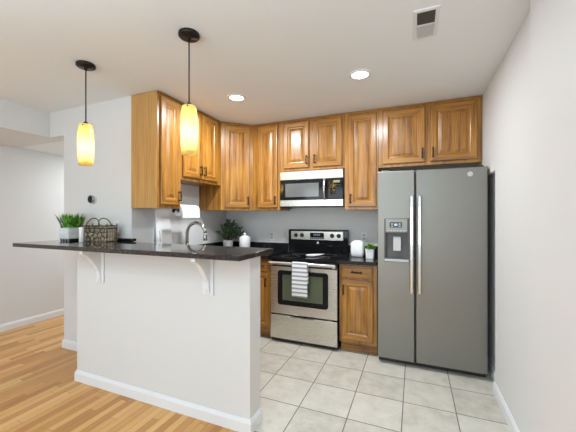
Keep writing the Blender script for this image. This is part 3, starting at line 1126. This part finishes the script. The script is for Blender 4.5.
# ------------------------------------------------------------------ on the worktops
t = thing('cutting_board', 'tall white board leaning upright against the side wall below the tall cabinet', 'board', (-2.372, 2.437, WZ))
mb = MB()
rings = []
for o, dx in ((0.004, 0.0), (0.0, 0.002), (0.0, 0.010), (0.004, 0.012)):
    ring = []
    for (y_, z_, r_) in ((0.100, 0.498, 0.02), (-0.088, 0.498, 0.02), (-0.118, 0.004, 0.02), (0.118, 0.004, 0.02)):
        sy_, sz_ = (1 if y_ > 0 else -1), (1 if z_ > 0.2 else -1)
        ring.append((-dx - 0.11 * z_ / 1.0, y_ - sy_ * o, z_ - sz_ * o))
    rings.append(ring)
mb.loops(rings, 'white_plastic')
mb.build('board', t)
MB().loops([[(0.0008 - 0.11 * z_, y_, z_) for y_, z_ in ((-0.066, 0.17), (-0.050, 0.17), (-0.050, 0.29), (-0.066, 0.29))], [(0.0016 - 0.11 * z_, y_, z_) for y_, z_ in ((-0.066, 0.17), (-0.050, 0.17), (-0.050, 0.29), (-0.066, 0.29))]], 'light_grey').build('grip_slot', t)

# faucet
t = thing('faucet', 'tall stainless gooseneck kitchen faucet rising behind the bar', 'faucet', (-2.30, 2.667, WZ))
MB().lathe([(0.030, 0.001), (0.030, 0.008), (0.024, 0.014), (0.026, 0.02), (0.024, 0.11), (0.018, 0.118)], 'chrome', seg=24).build('base', t)
pts = [(0, 0, 0.11), (0, 0, 0.18)]
R_ = 0.122
for i in range(15):
    a = PI - (PI * 0.97) * i / 14
    pts.append((R_ + R_ * math.cos(a), 0, 0.245 + R_ * math.sin(a)))
MB().tube(pts, 0.0175, 'chrome', 16).build('gooseneck', t)
MB().lathe([(0.0185, 0.245), (0.0215, 0.232), (0.023, 0.20), (0.021, 0.178), (0.014, 0.176)], 'chrome', (2 * R_ - 0.001, 0, 0), 18).build('spray_head', t)
MB().tube([(0, -0.018, 0.075), (0, -0.05, 0.082), (0.01, -0.115, 0.10)], 0.008, 'chrome', 10, radii=[0.012, 0.009, 0.006]).build('lever', t)
t = thing('soap_dispenser', 'small black soap pump on the worktop beside the faucet', 'dispenser', (-2.30, 2.86, WZ))
MB().lathe([(0.020, 0.001), (0.020, 0.008), (0.012, 0.012), (0.010, 0.075), (0.014, 0.08), (0.014, 0.098), (0.009, 0.10)], 'black_plastic', seg=18).build('pump', t)
MB().tube([(0, 0, 0.092), (0.05, 0, 0.098), (0.085, 0, 0.088)], 0.007, 'black_plastic', 8).build('spout', t)

# paper towel holder and roll
t = thing('paper_towel_holder', 'dark bracket with rod on the tall cabinet holding the paper roll', 'holder', (-2.20, 2.0, 0))
RZ = 1.447
mb = MB()
mb.box(-0.016, 0.3545, RZ - 0.03, 0.016, 0.3585, RZ + 0.05, 'bronze', 0.001)
mb.lathe([(0.014, 0.359), (0.016, 0.362), (0.016, 0.372), (0.012, 0.376)], 'bronze', (0, 0, RZ), 16, axis='y')
mb.build('bracket', t)
MB().tube([(0, 0.366, RZ), (0, 0.70, RZ)], 0.006, 'bronze', 8).build('rod', t)
MB().lathe([(0.010, 0.692), (0.014, 0.696), (0.014, 0.704), (0.008, 0.708)], 'bronze', (0, 0, RZ), 14, axis='y').build('end_cap', t)
mb = MB().lathe([(0.0195, 0.0), (0.058, 0.0), (0.060, 0.003), (0.060, 0.262), (0.058, 0.265), (0.0195, 0.265), (0.0195, 0.0)], 'paper', seg=36, cap0=False, cap1=False, axis='y')
mb.box(0.0575, 0.001, -0.075, 0.0592, 0.264, 0.0, 'paper')
tag(mb.build('paper_towel_roll', None, (-2.20, 2.42, RZ - 0.008)), 'white paper towel roll hanging under the cabinets above the faucet', 'paper towels')


def leaf(mb, base, d, L_, wd, mat, tilt=0.0):
    d = Vector(d).normalized()
    up = Vector((0, 0, 1)) if abs(d.z) < 0.9 else Vector((1, 0, 0))
    s = d.cross(up).normalized()
    n_ = s.cross(d).normalized()
    s = (s * math.cos(tilt) + n_ * math.sin(tilt)).normalized()
    b = Vector(base)
    prev = None
    for u, k in ((0, 0.12), (0.3, 0.9), (0.6, 0.95), (0.85, 0.5), (1.0, 0.04)):
        c = b + d * (L_ * u) + Vector((0, 0, -0.25 * L_ * u * u))
        a_ = mb.bm.verts.new(c - s * wd * k)
        b_ = mb.bm.verts.new(c + s * wd * k)
        if prev:
            mb.face([prev[0], prev[1], b_, a_], mat)
        prev = (a_, b_)


# bushy plant in the corner
t = thing('potted_plant', 'bushy dark green plant in a small white pot in the worktop corner', 'plant', (-2.27, 3.42, WZ))
MB().lathe([(0.055, 0.001), (0.06, 0.004), (0.068, 0.12), (0.07, 0.125), (0.062, 0.125), (0.06, 0.11)], 'white_ceramic', seg=28, cap1=False).build('pot', t)
MB().lathe([(0.0605, 0.10), (0.0605, 0.112)], 'soil', seg=20).build('soil', t)
fo = MB()
stm = MB()
for i in range(46):
    az = random.uniform(0, 2 * PI)
    el = random.uniform(0.05, 1.5)
    R = random.uniform(0.14, 0.235)
    d = Vector((math.cos(az) * math.cos(el), math.sin(az) * math.cos(el), math.sin(el)))
    d.y *= 0.8
    tip = Vector((0, 0, 0.17)) + Vector((d.x * R * 1.12, d.y * R * 0.9, d.z * R))
    tip.x = max(tip.x, -0.142)
    tip.y = min(tip.y, 0.15)
    mid = (Vector((0, 0, 0.10)) + tip) / 2 + Vector((0, 0, 0.03))
    st0 = Vector((d.x * 0.02, d.y * 0.02, 0.105))
    stm.tube([tuple(st0), tuple(mid), tuple(tip)], 0.0018, 'stem_brown', 5)
    for k in range(15):
        u = random.uniform(0.3, 1.0)
        p_ = (st0.lerp(mid, u * 2) if u < 0.5 else mid.lerp(tip, u * 2 - 1))
        dd = d + Vector((random.uniform(-1, 1), random.uniform(-1, 1), random.uniform(-0.6, 0.9)))
        if p_.x + dd.x * 0.035 < -0.15:
            dd.x = abs(dd.x)
        if p_.y > 0.14:
            dd.y = -abs(dd.y)
        leaf(fo, p_, dd, random.uniform(0.03, 0.05), random.uniform(0.010, 0.016), 'leaf_dark', random.uniform(-0.8, 0.8))
fo.build('foliage', t, recalc=False)
stm.build('stems', t)

t = thing('canister', 'white lidded canister beside the bushy plant', 'canister', (-2.005, 3.40, WZ))
MB().lathe([(0.064, 0.001), (0.070, 0.006), (0.070, 0.165), (0.066, 0.172), (0.05, 0.174)], 'white_ceramic', seg=32).build('jar', t)
ld_ = MB().lathe([(0.06, 0.1745), (0.06, 0.18), (0.035, 0.192), (0.014, 0.197), (0.012, 0.203), (0.02, 0.212), (0.018, 0.222), (0.006, 0.227)], 'white_ceramic', seg=28).build('lid', t)

t = thing('canister', 'square rounded white jar beside the small plant near the fridge', 'canister', (-0.567, 3.36, WZ))
MB().rounded([(0.052, 0.052, 0.02, 0.001), (0.064, 0.060, 0.026, 0.012), (0.070, 0.064, 0.028, 0.05), (0.070, 0.064, 0.028, 0.13), (0.062, 0.058, 0.028, 0.16), (0.05, 0.048, 0.026, 0.166)], 'white_ceramic', n=5).build('jar', t)
MB().rounded([(0.045, 0.043, 0.024, 0.1665), (0.045, 0.043, 0.024, 0.172), (0.03, 0.03, 0.02, 0.178)], 'white_ceramic', n=5).build('lid', t)

t = thing('potted_plant', 'small bright green plant in a white square pot beside the fridge', 'plant', (-0.425, 3.27, WZ))
MB().rounded([(0.038, 0.038, 0.008, 0.001), (0.045, 0.045, 0.01, 0.10), (0.039, 0.039, 0.008, 0.10), (0.037, 0.037, 0.008, 0.085)], 'white_ceramic', n=3, smooth=False).build('pot', t)
MB().box(-0.034, -0.034, 0.07, 0.034, 0.034, 0.092, 'soil').build('soil', t)
fo = MB()
for i in range(110):
    az = random.uniform(0, 2 * PI)
    r_ = random.uniform(0, 0.042)
    p_ = (r_ * math.cos(az), r_ * math.sin(az), 0.09 + random.uniform(0, 0.06) * (1 - r_ / 0.07))
    leaf(fo, p_, (math.cos(az), math.sin(az), random.uniform(0.1, 1.2)), random.uniform(0.026, 0.044), random.uniform(0.008, 0.012), 'leaf_bright', random.uniform(-0.7, 0.7))
fo.build('foliage', t, recalc=False)

# spoon rest on the cooktop
t = thing('spoon_rest', 'white ceramic spoon rest on the black cooktop', 'spoon rest', (-1.05, 3.27, 0.9325), 0.9)
mb = MB()
pr_ = [(0.070, 0.001), (0.085, 0.012), (0.088, 0.018), (0.080, 0.016), (0.066, 0.006)]
rings = []
for r_, z in pr_:
    ring = []
    for i in range(28):
        a = 2 * PI * i / 28
        k = r_ * (1 + 0.9 * max(0, math.cos(a)) ** 10)
        ring.append((k * math.cos(a), 0.75 * r_ * math.sin(a), z))
    rings.append(ring)
mb.loops(rings, 'white_ceramic', smooth=True)
mb.build('dish', t)
